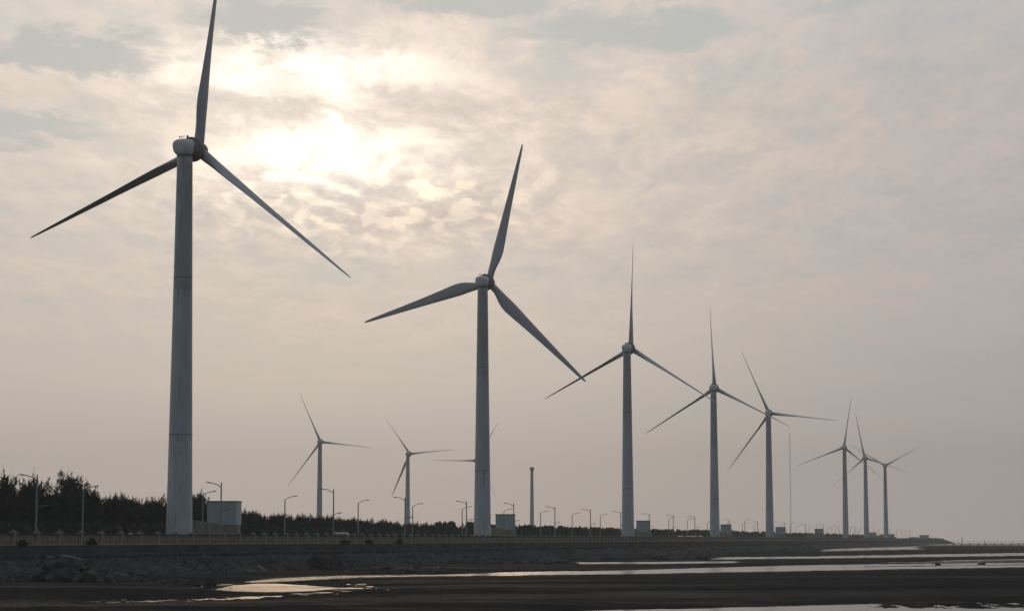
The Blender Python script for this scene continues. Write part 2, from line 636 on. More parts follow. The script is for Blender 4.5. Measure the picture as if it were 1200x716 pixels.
def build_mud():
    pys = np.concatenate([np.linspace(636.4, 650, 120), np.linspace(650, 720, 520)[1:], np.geomspace(720.5, 1600, 60)])[::-1]
    pxs = np.concatenate([np.linspace(-500, -20, 60), np.linspace(-18, 1218, 1050), np.linspace(1222, 1800, 60)])
    Yd = EYE * F / (pys - 632.0)
    PX, PY = np.meshgrid(pxs, pys)
    YY = np.repeat(Yd[:, None], len(pxs), 1)
    XX = (PX - CX) / F * YY
    H = mud_height(PX, PY, XX, YY)
    nr, nc = PX.shape
    co = np.stack([XX, YY, H], -1).reshape(-1, 3)
    idx = np.arange(nr * nc).reshape(nr, nc)
    fa = np.stack([idx[:-1, :-1], idx[:-1, 1:], idx[1:, 1:], idx[1:, :-1]], -1).reshape(-1, 4)
    # leave out cells wholly under water
    hmax = H.reshape(-1)[fa].max(1)
    fa = fa[hmax > -.06]
    m = bpy.data.meshes.new('mud_flat')
    m.vertices.add(len(co))
    m.vertices.foreach_set('co', co.ravel())
    m.loops.add(fa.size)
    m.loops.foreach_set('vertex_index', fa.ravel())
    m.polygons.add(len(fa))
    m.polygons.foreach_set('loop_start', np.arange(0, fa.size, 4))
    m.polygons.foreach_set('use_smooth', np.ones(len(fa), bool))
    m.materials.append(M_mud)
    m.update()
    m.validate()
    tag(link('mud_flat', m), kind='structure')


build_mud()


# ------------------------------------------------------------------ embankment, land, road
def P(t, off, z):                                     # t: depth on the fence line, off: metres seaward
    q = Vector((LM * t - FENCE, t, z)) + SEA * off
    return (q.x, q.y, z)


T_END = 2340.0


def build_embankment():
    prof = [(-1.0, 3.78), (0.55, 3.78), (.62, 2.9), (1.6, 2.78), (2.5, 2.72), (2.56, 2.30), (3.9, 1.98), (4.6, 1.7), (5.3, 1.35), (6.0, 1.05), (6.7, .7), (7.4, .42),
            (8.1, .18), (9.0, .0), (10.5, -.3)]
    ts = np.concatenate([np.arange(120, 520, 1.0), np.arange(520, 1200, 3.0), np.arange(1200, T_END, 10.0)])
    v, f = [], []
    n = len(prof)
    for t in ts:
        for j, (o, z) in enumerate(prof):
            k = 1 if j > 5 else (.25 if j > 3 else 0)
            wob = mnoise.noise((t * .35, o * .6, 1.0)) * .22 + mnoise.noise((t * 1.3, o * 1.5, 4.0)) * .16 + mnoise.noise((t * .05, 0, 9.0)) * .25
            v.append(P(t, o + k * mnoise.noise((t * .08, o * .2, 5)) * .7, z + k * wob))
    for i in range(len(ts) - 1):
        for j in range(n - 1):
            f.append((i * n + j, (i + 1) * n + j, (i + 1) * n + j + 1, i * n + j + 1))
    tag(link('embankment', mesh('embankment', v, f, M_slope)), kind='structure')
    # flat land behind, road with kerbs and markings
    def sheet(name, o0, o1, z, m, t0=120, t1=T_END):
        tag(link(name, mesh(name, [P(t0, o0, z), P(t0, o1, z), P(t1, o1, z), P(t1, o0, z)], [(0, 1, 2, 3)], m)), kind='structure')
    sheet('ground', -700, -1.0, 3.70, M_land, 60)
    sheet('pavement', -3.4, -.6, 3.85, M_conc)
    kb = MB()
    for o in (-3.6, -15.0):
        a, b_ = P(120, o, 3.70), P(T_END, o, 3.70)
        q = [P(120, o, 3.70), P(120, o + .18, 3.70), P(T_END, o + .18, 3.70), P(T_END, o, 3.70)]
        kb.raw([*q, *[(x, y, 3.86) for x, y, _ in q]], [(0, 3, 2, 1), (4, 5, 6, 7), (0, 1, 5, 4), (1, 2, 6, 5), (2, 3, 7, 6), (3, 0, 4, 7)])
    tag(kb.build('kerb', M_conc), kind='structure')
    sheet('road', -14.8, -3.6, 3.73, M_asph)
    pk = MB()
    q = [P(655, -7.9, 3.70), P(655, -3.7, 3.70), P(845, -3.7, 3.70), P(845, -7.9, 3.70)]
    pk.raw([*q, *[(x, y, 4.30) for x, y, _ in q]], [(0, 3, 2, 1), (4, 5, 6, 7), (0, 1, 5, 4), (1, 2, 6, 5), (2, 3, 7, 6), (3, 0, 4, 7)])
    tag(pk.build('car_park', M_asph), kind='structure')
    mk = MB()
    for t in range(160, 1500, 8):
        mk.raw([P(t, -9.3, 3.735), P(t, -9.15, 3.735), P(t + 4, -9.15, 3.735), P(t + 4, -9.3, 3.735)], [(0, 1, 2, 3)])
    tag(mk.build('road_marking', M_white), kind='structure')


build_embankment()

# far end of the embankment: a low grassy mound
def build_mound():
    v, f = [], []
    n, k = 60, 24
    c0 = at(1084, 632, 2330)
    for i in range(n + 1):
        for j in range(k + 1):
            a = (i / n - .5) * 2
            b = (j / k - .5) * 2
            prof = max(0, 1 - abs(a) ** 5.0) * max(0, 1 - b * b)
            z = prof * (6.6 - 1.2 * a) * (1 + .28 * mnoise.noise((a * 7, b * 2, 3)) + .12 * mnoise.noise((a * 22, b * 5, 8)))
            v.append((c0.x + a * 25, c0.y + b * 60, z - .2))
    for i in range(n):
        for j in range(k):
            q = i * (k + 1) + j
            f.append((q, q + k + 1, q + k + 2, q + 1))
    tag(link('hill', mesh('hill', v, f, M_land, True)), kind='structure')


build_mound()


# ------------------------------------------------------------------ parapet wall and balustrade
pw = MB()
ts = np.arange(121, T_END, 12.0)
for i in range(len(ts) - 1):
    t0, t1 = ts[i] + .01, ts[i + 1] - .01
    q = [P(t0, .70, 2.84), P(t0, -.28, 2.84), P(t1, -.28, 2.84), P(t1, .70, 2.84)]
    q2 = [P(t0, .66, CREST), P(t0, -.28, CREST), P(t1, -.28, CREST), P(t1, .66, CREST)]
    pw.raw(q + q2, [(0, 3, 2, 1), (4, 5, 6, 7), (0, 1, 5, 4), (1, 2, 6, 5), (2, 3, 7, 6), (3, 0, 4, 7)][::1])
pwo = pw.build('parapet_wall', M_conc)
tag(pwo, 'low dark concrete parapet wall carrying the balustrade along the top of the embankment', 'wall')

fence = empty('balustrade_fence', P(240, 0, CREST))
tag(fence, 'long brown balustrade with pale capped pillars on the parapet wall', 'fence')


def pillar_mb():
    m = MB()
    m.box(-.24, .24, -.24, .24, 0, 1.34)
    return m


def cap_mb():
    m = MB()
    m.box(-.40, .40, -.40, .40, 1.343, 1.45)
    m.box(-.28, .28, -.28, .28, 1.453, 1.55)
    m.raw([(-.2, -.2, 1.553), (.2, -.2, 1.553), (.2, .2, 1.553), (-.2, .2, 1.553), (0, 0, 1.74)], [(0, 1, 4), (1, 2, 4), (2, 3, 4), (3, 0, 4), (3, 2, 1, 0)])
    return m


def panel_mb(L):                                      # between two pillars, from y=.25 to y=L-.25
    m = MB()
    a, b = .25, L - .25
    m.box(-.12, .12, a, b, .0, .12)
    m.box(-.045, .045, a, b, .66, .73)
    n = int(round((b - a) / .41))
    st = (b - a) / n
    for i in range(n):
        y = a + (i + .5) * st
        m.box(-.08, .08, y - .112, y + .112, .123, .657)
        m.box(-.08, .08, y - .112, y + .112, .733, 1.117)
    return m


def gap_strips_mb(L):                                       # dark strips fill the gaps, in place of the shade between balusters
    m = MB()
    a, b = .25, L - .25
    n = int(round((b - a) / .41))
    st = (b - a) / n
    for i in range(n - 1):
        y = a + (i + 1) * st
        m.box(-.02, .10, y - .08, y + .08, .123, .657)
        m.box(-.02, .10, y - .08, y + .08, .733, 1.117)
    return m


def rail_mb(L):
    m = MB()
    m.box(-.13, .13, .25, L - .25, 1.12, 1.32)
    return m


me_pillar = pillar_mb().mesh('pillar', M_balu)
me_cap = cap_mb().mesh('cap', M_cap)
bays = []
t = 196.0
while t < T_END - 5:
    L = 5.86 if t < 318 else 4.75
    bays.append((t, L))
    t += L * ALONG.y
me_pan = {L: (panel_mb(L).mesh('baluster_panel', M_balu), rail_mb(L).mesh('top_rail', M_rail), gap_strips_mb(L).mesh('gap_strips', M_dark)) for L in (5.86, 4.75)}
fl = Vector(fence.location)
restp, restb, restr, restc = MB(), MB(), MB(), MB()
for i, (t, L) in enumerate(bays):
    loc = Vector(P(t, 0, CREST)) - fl
    M = Matrix.Translation(loc) @ Matrix.Rotation(LINE_ROT, 4, 'Z')
    if i < 98:
        p_ = link('pillar', me_pillar, fence, M)
        link('cap', me_cap, p_)
        b_ = link('baluster_panel', me_pan[L][0], fence, M)
        link('top_rail', me_pan[L][1], b_)
        link('gap_strips', me_pan[L][2], b_)
    else:
        pm, cm_, bm_, rm_ = pillar_mb(), cap_mb(), panel_mb(L), rail_mb(L)
        for src, dst in ((pm, restp), (cm_, restc), (bm_, restb), (rm_, restr)):
            dst.raw([M @ Vector(q) for q in src.v], src.f)
tag(restp.build('pillar', M_balu, fence), kind='stuff')
tag(restc.build('cap', M_cap, fence), kind='stuff')
tag(restb.build('baluster_panel', M_balu, fence), kind='stuff')
tag(restr.build('top_rail', M_rail, fence), kind='stuff')

# ------------------------------------------------------------------ wind turbines
HUBZ = EYE + 63.3
RB = 35.35


def blade_mesh():
    st = [(.030, 1.70, 1.0), (.055, 1.70, 1.0), (.085, 1.78, .90), (.12, 2.15, .68), (.16, 2.65, .50), (.20, 3.0, .40), (.24, 3.1, .35), (.30, 2.88, .31),
          (.38, 2.52, .27), (.48, 2.12, .23), (.58, 1.78, .21), (.68, 1.47, .19), (.78, 1.18, .18), (.87, .92, .17), (.94, .70, .16), (.98, .50, .16), (1.0, .22, .16)]
    n = 28
    v, f = [], []
    for r, c, th in st:
        tw = R(13) * max(0, 1 - r / .75) ** 1.3
        circ = min(1, max(0, (th - .45) / .5))
        off = .5 * circ + .30 * (1 - circ)
        for k in range(n):
            a = 2 * math.pi * k / n
            xx = .5 - .5 * math.cos(a)                      # 0 at leading edge, 1 at trailing edge
            yt = 5 * th * (.2969 * math.sqrt(xx) - .126 * xx - .3516 * xx ** 2 + .2843 * xx ** 3 - .1015 * xx ** 4)
            ya = yt if a < math.pi else -yt
            yc = .5 * math.sin(a) * th
            y = yc * circ + (ya + .06 * (xx - xx * xx)) * (1 - circ)
            x = (xx - off) * c
            y *= c
            x, y = x * math.cos(-tw) - y * math.sin(-tw), x * math.sin(-tw) + y * math.cos(-tw)
            v.append((x, y + .5 * (r ** 2), r * RB))
    ns = len(st)
    for i in range(ns - 1):
        for k in range(n):
            f.append((i * n + k, i * n + (k + 1) % n, (i + 1) * n + (k + 1) % n, (i + 1) * n + k))
    f.append(tuple(range(n))[::-1])
    f.append(tuple(range((ns - 1) * n, ns * n)))
    m = mesh('blade', v, f, M_blade, True)
    b = bmesh.new()
    b.from_mesh(m)
    bmesh.ops.recalc_face_normals(b, faces=b.faces)
    b.to_mesh(m)
    b.free()
    m.set_sharp_from_angle(angle=R(60))
    return m


TOWER_H = HUBZ - 1.25 - ROADZ


def tower_radius(z):
    return 2.15 + (1.25 - 2.15) * (z / TOWER_H) ** .9


def tower_mesh(H, name='tower'):
    prof = []
    for i in range(41):
        z = H * i / 40
        prof.append((tower_radius(z * TOWER_H / H), z))
    return MB().lathe(prof, 40).mesh(name, M_tower, True)


def nacelle_mesh():
    # superellipse sections along the rotor axis (local +Y is upwind, away from the camera)
    secs = [(-2.05, .70, .65, .0), (-2.0, 1.05, .98, .0), (-1.82, 1.30, 1.2, .0), (-1.45, 1.44, 1.34, 0), (-.4, 1.54, 1.48, 0), (.42, 1.56, 1.50, 0)]
    n = 32
    v, f = [], []
    for y, a_, b_, dz_ in secs:
        for k in range(n):
            t = 2 * math.pi * k / n
            e = .74
            cx_, sz = math.cos(t), math.sin(t)
            x = a_ * math.copysign(abs(cx_) ** e, cx_)
            z = b_ * math.copysign(abs(sz) ** e, sz)
            if z < 0:
                pass
            x *= .95 - .11 * (z / b_) * -1
            v.append((x, y, z + dz_))
    for i in range(len(secs) - 1):
        for k in range(n):
            f.append((i * n + k, (i + 1) * n + k, (i + 1) * n + (k + 1) % n, i * n + (k + 1) % n))
    f.append(tuple(range(n)))
    f.append(tuple(range((len(secs) - 1) * n, len(secs) * n))[::-1])
    m = mesh('nacelle', v, f, M_nac, True)
    m.set_sharp_from_angle(angle=R(50))
    return m


ME = {
    'tower': tower_mesh(TOWER_H),
    'blade': blade_mesh(),
    'nacelle': nacelle_mesh(),
    'generator': MB().lathe([(1.35, .30), (1.62, .40), (1.78, 1.5), (1.95, 1.62), (2.0, 1.75), (2.0, 2.9), (1.88, 3.1), (1.4, 3.25)], 40, 'Y').mesh('generator', M_gen, True),
    'hub': MB().lathe([(1.25, 3.2), (1.38, 3.5), (1.40, 4.7), (1.25, 5.3), (.85, 5.85), (.3, 6.1), (.05, 6.14)], 32, 'Y').mesh('hub', M_hub, True),
    'yaw_collar': MB().lathe([(1.22, 0), (1.32, .05), (1.32, .25), (1.22, .3)], 32).mesh('yaw_collar', M_dark, True),
}
for k in ('generator', 'hub'):
    ME[k].set_sharp_from_angle(angle=R(40))


def ring_mesh(z, m):
    r = tower_radius(z)
    return MB().lathe([(r - .02, z - .09), (r + .035, z - .07), (r + .035, z + .07), (r - .02, z + .09)], 40).mesh('joint_ring', m, True)


ME['ring1'] = ring_mesh(TOWER_H * .681, M_ring)
ME['ring2'] = ring_mesh(TOWER_H * .278, M_ring)
dm = MB()
for i in range(7):                                          # curved steel door
    a0 = -.30 + i * .085
    for (b0, r_) in ((a0, 2.17),):
        x0, y0 = r_ * math.sin(b0), -r_ * math.cos(b0)
        x1, y1 = r_ * math.sin(b0 + .085), -r_ * math.cos(b0 + .085)
        dm.raw([(x0, y0, 1.0), (x1, y1, 1.0), (x1, y1, 3.1), (x0, y0, 3.1)], [(0, 1, 2, 3)])
ME['door'] = dm.mesh('door', M_dark)
an = MB()
an.tube([(-.55, 0, 1.2), (-.55, 0, 2.05)], .045, 6)
an.tube([(-.95, 0, 1.8), (-.15, 0, 1.8)], .03, 6)
an.tube([(-.95, 0, 1.75), (-.95, 0, 2.0)], .12, 6)
an.tube([(-.15, 0, 1.75), (-.15, 0, 2.1)], .05, 6)
an.tube([(.45, .1, 1.2), (.45, .1, 2.1)], .05, 6)
an.box(.32, .58, -.02, .22, 1.7, 2.0)
an.tube([(-.1, .9, 1.75), (.9, .9, 1.75)], .12, 6)
ME['anemometer'] = an.mesh('wind_sensor', M_dark)


def turbine(label, X, Y, alpha, heading, pitch, detail):
    root = empty('wind_turbine', (X, Y, ROADZ), -R(heading))
    tag(root, label, 'wind turbine', 'wind turbines along the shore')
    tw = link('tower', ME['tower'], root)
    if detail:
        link('joint_ring', ME['ring1'], tw)
        link('joint_ring', ME['ring2'], tw)
        link('door', ME['door'], tw, Matrix.Rotation(R(-70), 4, 'Z'))
    H = HUBZ - ROADZ
    T = Matrix.Translation((0, 0, H)) @ Matrix.Rotation(R(3.5), 4, 'X')
    na = link('nacelle', ME['nacelle'], root, T)
    link('yaw_collar', ME['yaw_collar'], root, Matrix.Translation((0, 0, TOWER_H - .22)))
    if detail:
        link('wind_sensor', ME['anemometer'], na)
    link('generator', ME['generator'], root, T)
    link('hub', ME['hub'], root, T)
    for k in range(3):
        B = T @ Matrix.Translation((0, 4.2, 0)) @ Matrix.Rotation(R(alpha + 120 * k), 4, 'Y') @ Matrix.Rotation(-R(pitch), 4, 'Z')
        link('blade', ME['blade'], root, B)
    return root


TURBINES = [
    ('tallest nearest wind turbine at far left with its upper blade cut by the frame', -53.23, 357.93, 8.09, 22.36, 80, 1),
    ('second nearest wind turbine with broad flat-on blades left of the picture centre', -7.25, 547.22, 15.45, 20.39, 6, 1),
    ('third wind turbine in the near row with one slim blade straight up', 38.35, 740.48, 1.9, 21.27, 78, 1),
    ('fourth wind turbine in the near row with its blade tip reaching the next tower', 84.86, 936.81, -3.1, 11.83, 74, 1),
    ('fifth wind turbine in the row with one blade almost level to the right', 129.56, 1125.17, -23.94, 12.45, 76, 0),
    ('left one of three far wind turbines close together at the right', 230.43, 1545.87, 8.2, 3.82, 76, 0),
    ('middle one of three far wind turbines close together at the right', 275.52, 1740.13, -11.91, 1.89, 76, 0),
    ('rightmost small wind turbine with blades spread in a Y shape', 322.33, 1928.96, 61.22, 11.94, 76, 0),
    ('left one of two distant wind turbines inland above the wood', -125.44, 1456.89, -24.14, -0.77, 76, 0),
    ('right one of two distant wind turbines inland above the wood', -77.62, 1662.59, -35.39, 17.72, 70, 0),
    ('distant wind turbine mostly hidden behind the tower of the second nearest turbine', -28.59, 1805.15, 29.24, -9.85, 76, 0),
]
for a in TURBINES:
    turbine(*a)

# a tower that carries no rotor, far inland
b0 = at(623.4, 632, 2013)
zt = EYE + (632 - 548) * 2013 / F
bt = empty('turbine_tower', (b0.x, b0.y, ROADZ))
tag(bt, 'bare distant tower without nacelle or blades standing above the wood', 'tower')
link('shaft', tower_mesh(zt - ROADZ - 3, 'shaft'), bt)
MB().lathe([(1.3, zt - ROADZ - 3), (1.9, zt - ROADZ - 2.8), (1.9, zt - ROADZ - .4), (1.3, zt - ROADZ)], 20).build('head', M_gen, bt)

# lattice mast
Ym = 1250
mp_ = at(927, 632, Ym)
ht = (632 - 508) * Ym / F + EYE - ROADZ
mm = MB()
for (x, y) in ((-.3, -.2), (.3, -.2), (0, .33)):
    mm.tube([(x, y, 0), (x, y, ht)], .03, 5)
for k in range(int(ht / 1.2)):
    z = k * 1.2
    mm.tube([(-.3, -.2, z), (.3, -.2, z + 1.2)], .014, 4)
    mm.tube([(.3, -.2, z), (0, .33, z + 1.2)], .014, 4)
    mm.tube([(0, .33, z), (-.3, -.2, z + 1.2)], .014, 4)
mo = mm.build('radio_mast', M_dark)
mo.location = (mp_.x, mp_.y, ROADZ)
tag(mo, 'very thin tall lattice mast beside the fifth turbine', 'mast')


# ------------------------------------------------------------------ transformer houses
def transformer_house(px0, px1, label, ramp=1, wedge=0, off=TURB + 2, ztop=11.1):
    pc = (px0 + px1) / 2
    Y = line_y(pc, off)
    wdt = (px1 - px0) / F * Y
    c = at(pc, 632, Y)
    root = empty('transformer_house', (c.x, c.y, 3.70), LINE_ROT * .35)
    tag(root, label, 'building', 'pale transformer houses beside the turbines')
    h = ztop - 3.70
    zb = 3.3
    hw = wdt / 2
    p = MB()
    p.box(-hw * .96, hw * .96, -1.9, 2.2, 0, zb - .003)
    p.build('plinth', M_render, root)
    wl = MB()
    wl.box(-hw, hw, -2.0, 2.3, zb, h - .18)
    wl.build('wall', M_box, root)
    rb = MB()                                     # vertical cladding ribs, proud of the wall
    n = 11
    for i in range(n + 1):
        x = -hw + .05 + (2 * hw - .1) * i / n
        rb.box(x - .04, x + .04, -2.06, -2.003, zb + .05, h - .2)
    rb.build('cladding_rib', M_box, root)
    r = MB()
    r.box(-hw - .08, hw + .08, -2.1, 2.4, h - .18, h)
    r.build('roof', M_boxroof, root)
    d = MB()
    d.box(hw * .3, hw * .62, -2.05, -2.003, zb + .05, zb + 2.1)
    d.build('door', M_box, root)
    # sloping wall of the access ramp in front
    s = -1 if ramp > 0 else 1
    x_lo, x_hi = -s * hw * 1.15, s * (hw + 3.2)
    rw = MB()
    if wedge:
        x_lo, x_hi = hw * 1.1, -hw - wedge
        prof = [(x_lo, 0), (x_hi, 0), (x_hi, 1.6), (-hw * 1.1, 4.6), (-hw * .9, 5.0), (x_lo, 4.6)]
    else:
        prof = [(x_lo, 0), (x_hi, 0), (x_hi, 4.3), (s * hw * .2, 3.5), (x_lo * .55, 2.95), (x_lo, 2.9)]
    ya, yb_ = -3.3, -3.0
    v = [(x, ya, z) for x, z in prof] + [(x, yb_, z) for x, z in prof]
    m_ = len(prof)
    fs = [tuple(range(m_)), tuple(range(m_, 2 * m_))[::-1]] + [((i + 1) % m_, i, i + m_, (i + 1) % m_ + m_) for i in range(m_)]
    rw.raw(v, fs)
    rw.build('ramp_wall', M_render, root)
    ps = MB()
    ps.box(x_lo - .25, x_lo + .25, -3.45, -2.85, 0, 3.35)
    ps.build('end_pillar', M_render, root)
    return root


for a in [(245, 279.5, 'large pale green box building on a ramped base beside the nearest turbine'),
          (581.5, 603, 'pale green box building on a sloping base right of the second nearest turbine'),
          (746, 762, 'small pale box building just right of the third near-row turbine'),
          (844.5, 857, 'small grey box building just right of the fourth near-row turbine'),
          (909, 920.5, 'small grey box building just right of the fifth turbine'),
          (955, 965, 'lone box building with a long ramp between the fifth turbine and the far three'),
          (1018.5, 1027, 'tiny box building right of the middle far turbine'),
          (1031.5, 1048, 'tiny wide box building at the foot of the rightmost turbine')]:
    transformer_house(a[0], a[1], a[2], wedge=8.5 if a[0] == 955 else 0, ztop={1018.5: 10.2, 1031.5: 9.2}.get(a[0], 11.1))
# pump hut on the mound at the end of the embankment
c = at(1083, 632, 2290)
hut = empty('hut', (c.x, c.y, 6.4))
tag(hut, 'low flat-roofed hut on the mound at the far right end of the embankment', 'hut')
MB().box(-4.4, 4.4, -2.5, 2.5, -1, 2.2).build('wall', M_box, hut)
MB().box(-4.8, 4.8, -2.9, 2.9, 2.203, 2.6).build('roof', M_boxroof, hut)
MB().box(-.5, .5, -2.56, -2.503, 0, 2.0).build('door', M_boxroof, hut)


# ------------------------------------------------------------------ street lamps
def curve(p0, p1, p2, n=7):
    p0, p1, p2 = Vector(p0), Vector(p1), Vector(p2)
    return [p0 * (1 - k / n) ** 2 + p1 * 2 * (k / n) * (1 - k / n) + p2 * (k / n) ** 2 for k in range(n + 1)]


def head_mb(p, s):
    m = MB()
    prof = [(0, .05, .05), (.10, .13, .09), (.35, .17, .12), (.62, .13, .09), (.72, .05, .04)]
    n = 10
    v, f = [], []
    for x, w_, h_ in prof:
        for k in range(n):
            a = 2 * math.pi * k / n
            v.append((p[0] + s * x, p[1] + w_ * math.cos(a), p[2] + .12 * x + h_ * math.sin(a) * (1 if math.sin(a) > 0 else .45)))
    for i in range(len(prof) - 1):
        for k in range(n):
            q = (i * n + k, i * n + (k + 1) % n, (i + 1) * n + (k + 1) % n, (i + 1) * n + k)
            f.append(q if s < 0 else q[::-1])
    f.append(tuple(range(n)))
    f.append(tuple(range(4 * n, 5 * n))[::-1])
    return m.raw(v, f)


def lamp_parts(h, front):
    s = -1 if front else 1
    hp = h - (.0 if front else .45)
    pole = MB().tube([(0, 0, 0), (0, 0, .5), (0, 0, .52), (0, 0, hp)], [.20, .19, .135, .09], 8).mesh('pole', M_lamp, True)
    z0 = h - (.65 if front else .55)
    arm = MB().tube(curve((0, 0, z0), (s * .7, 0, z0 + .55), (s * 1.55, 0, z0 + .62)), .06, 6).mesh('arm', M_lamp, True)
    hd = head_mb((s * 1.5, 0, z0 + .60), s).mesh('lamp_head', M_lamp, True)
    res = [('pole', pole, None), ('arm', arm, None), ('lamp_head', hd, 1)]
    if front:
        z1 = 4.3
        res.append(('arm', MB().tube(curve((0, 0, z1), (.35, 0, z1 + .30), (.75, 0, z1 + .33)), .045, 6).mesh('low_arm', M_lamp, True), None))
        res.append(('lamp_head', head_mb((.7, 0, z1 + .32), 1).mesh('low_lamp_head', M_lamp, True), 3))
    return res


LP_F, LP_R = lamp_parts(8.3, True), lamp_parts(8.1, False)


def lamp(px, ytop, off, parts, label, front, group):
    Y = line_y(px, off)
    c = at(px, 632, Y)
    h = EYE + (632 - ytop) * Y / F - ROADZ
    root = empty('street_lamp', (c.x, c.y, ROADZ), LINE_ROT * .45)
    base = 8.3 if front else 8.1
    tag(root, label, 'street lamp', group)
    made = []
    for nm, me, par in parts:
        o = link(nm, me, root if par is None else made[par])
        made.append(o)
    root.scale = (1, 1, max(.88, min(1.16, h / base)))
    return root


FL = [(42, 557, 'tall street lamp with left arm and small low lamp, before the wood at far left'),
      (258.5, 566, 'front street lamp standing against the large pale green box building'),
      (390.5, 573.5, 'front street lamp with left arm just right of the left inland turbine'),
      (474.5, 583, 'front street lamp in line with the tower of the right inland turbine'),
      (546.5, 587.5, 'front street lamp with left arm just left of the second nearest turbine'),
      (602, 590, 'front street lamp against the right edge of the box building by the second turbine'),
      (650.3, 594, 'front street lamp with left arm right of the bare distant tower'),
      (692, 597, 'front street lamp with left arm midway from bare tower to third turbine'),
      (727.5, 599.5, 'front street lamp just left of the third near-row turbine'),
      (761, 602, 'front street lamp right beside the box building of the third turbine'),
      (789, 603.5, 'first front street lamp right of the box building of the third turbine'),
      (814.5, 605, 'front street lamp above the parked cars before the fourth turbine')]
RL = [(96.5, 571, 'rear street lamp with right arm before the wood at far left'),
      (237, 577, 'rear street lamp with right arm beside the nearest turbine tower'),
      (333.5, 582.5, 'rear street lamp alone between box building and left inland turbine'),
      (419.5, 587, 'rear street lamp alone between the two inland turbines'),
      (483.5, 591, 'rear street lamp just right of the right inland turbine'),
      (541.5, 594.5, 'rear street lamp with right arm just left of the second nearest turbine'),
      (590.5, 597, 'rear street lamp rising behind the box building of the second turbine'),
      (633.5, 599.5, 'rear street lamp just right of the bare distant tower'),
      (670.5, 601.5, 'rear street lamp with right arm midway from bare tower to third turbine'),
      (703.5, 603, 'rear street lamp left of the third near-row turbine'),
      (784, 606.5, 'rear street lamp left of the parked cars'),
      (805.5, 608, 'rear street lamp behind the parked cars')]
GF, GR = 'front row of street lamps along the road', 'rear row of street lamps along the road'
for px, y, lb in FL:
    lamp(px, y, FRONT, LP_F, lb, True, GF)
for px, y, lb in RL:
    lamp(px, y, REAR, LP_R, lb, False, GR)
# the far lamps shrink to thin strokes
far = [854.5, 873, 888, 905, 920, 926, 944, 957, 965, 975, 983, 997, 1003, 1008, 1024, 1030, 1044, 1051, 1057, 1061, 1066]
for i, px in enumerate(far):
    Y = line_y(px, FRONT)
    yt = 632 - 7.5 * F / Y * (.97 + .06 * ((i * 37) % 10) / 10)
    if px < 945:
        lb = 'far street lamp between the fourth turbine and the lone ramped box building'
    elif px < 1040:
        lb = 'far street lamp among the three far turbines at the right'
    else:
        lb = 'far street lamp right of the rightmost turbine'
    lamp(px, yt, FRONT, LP_F if i % 2 == 0 else LP_R, lb, i % 2 == 0, lb.replace('far street lamp', 'far street lamps'))


for i, px in enumerate((829, 851, 870, 884, 899, 912, 933, 948, 961, 970, 979, 1001, 1006, 1028, 1048)):
    Y = line_y(px, REAR)
    yt = 632 - 7.0 * F / Y * (.97 + .06 * ((i * 53) % 10) / 10)
    if px < 945:
        lb = 'far rear-row street lamp between the fourth turbine and the lone ramped box building'
    else:
        lb = 'far rear-row street lamp among the far turbines at the right'
    lamp(px, yt, REAR, LP_R, lb, False, lb.replace('street lamp', 'street lamps'))


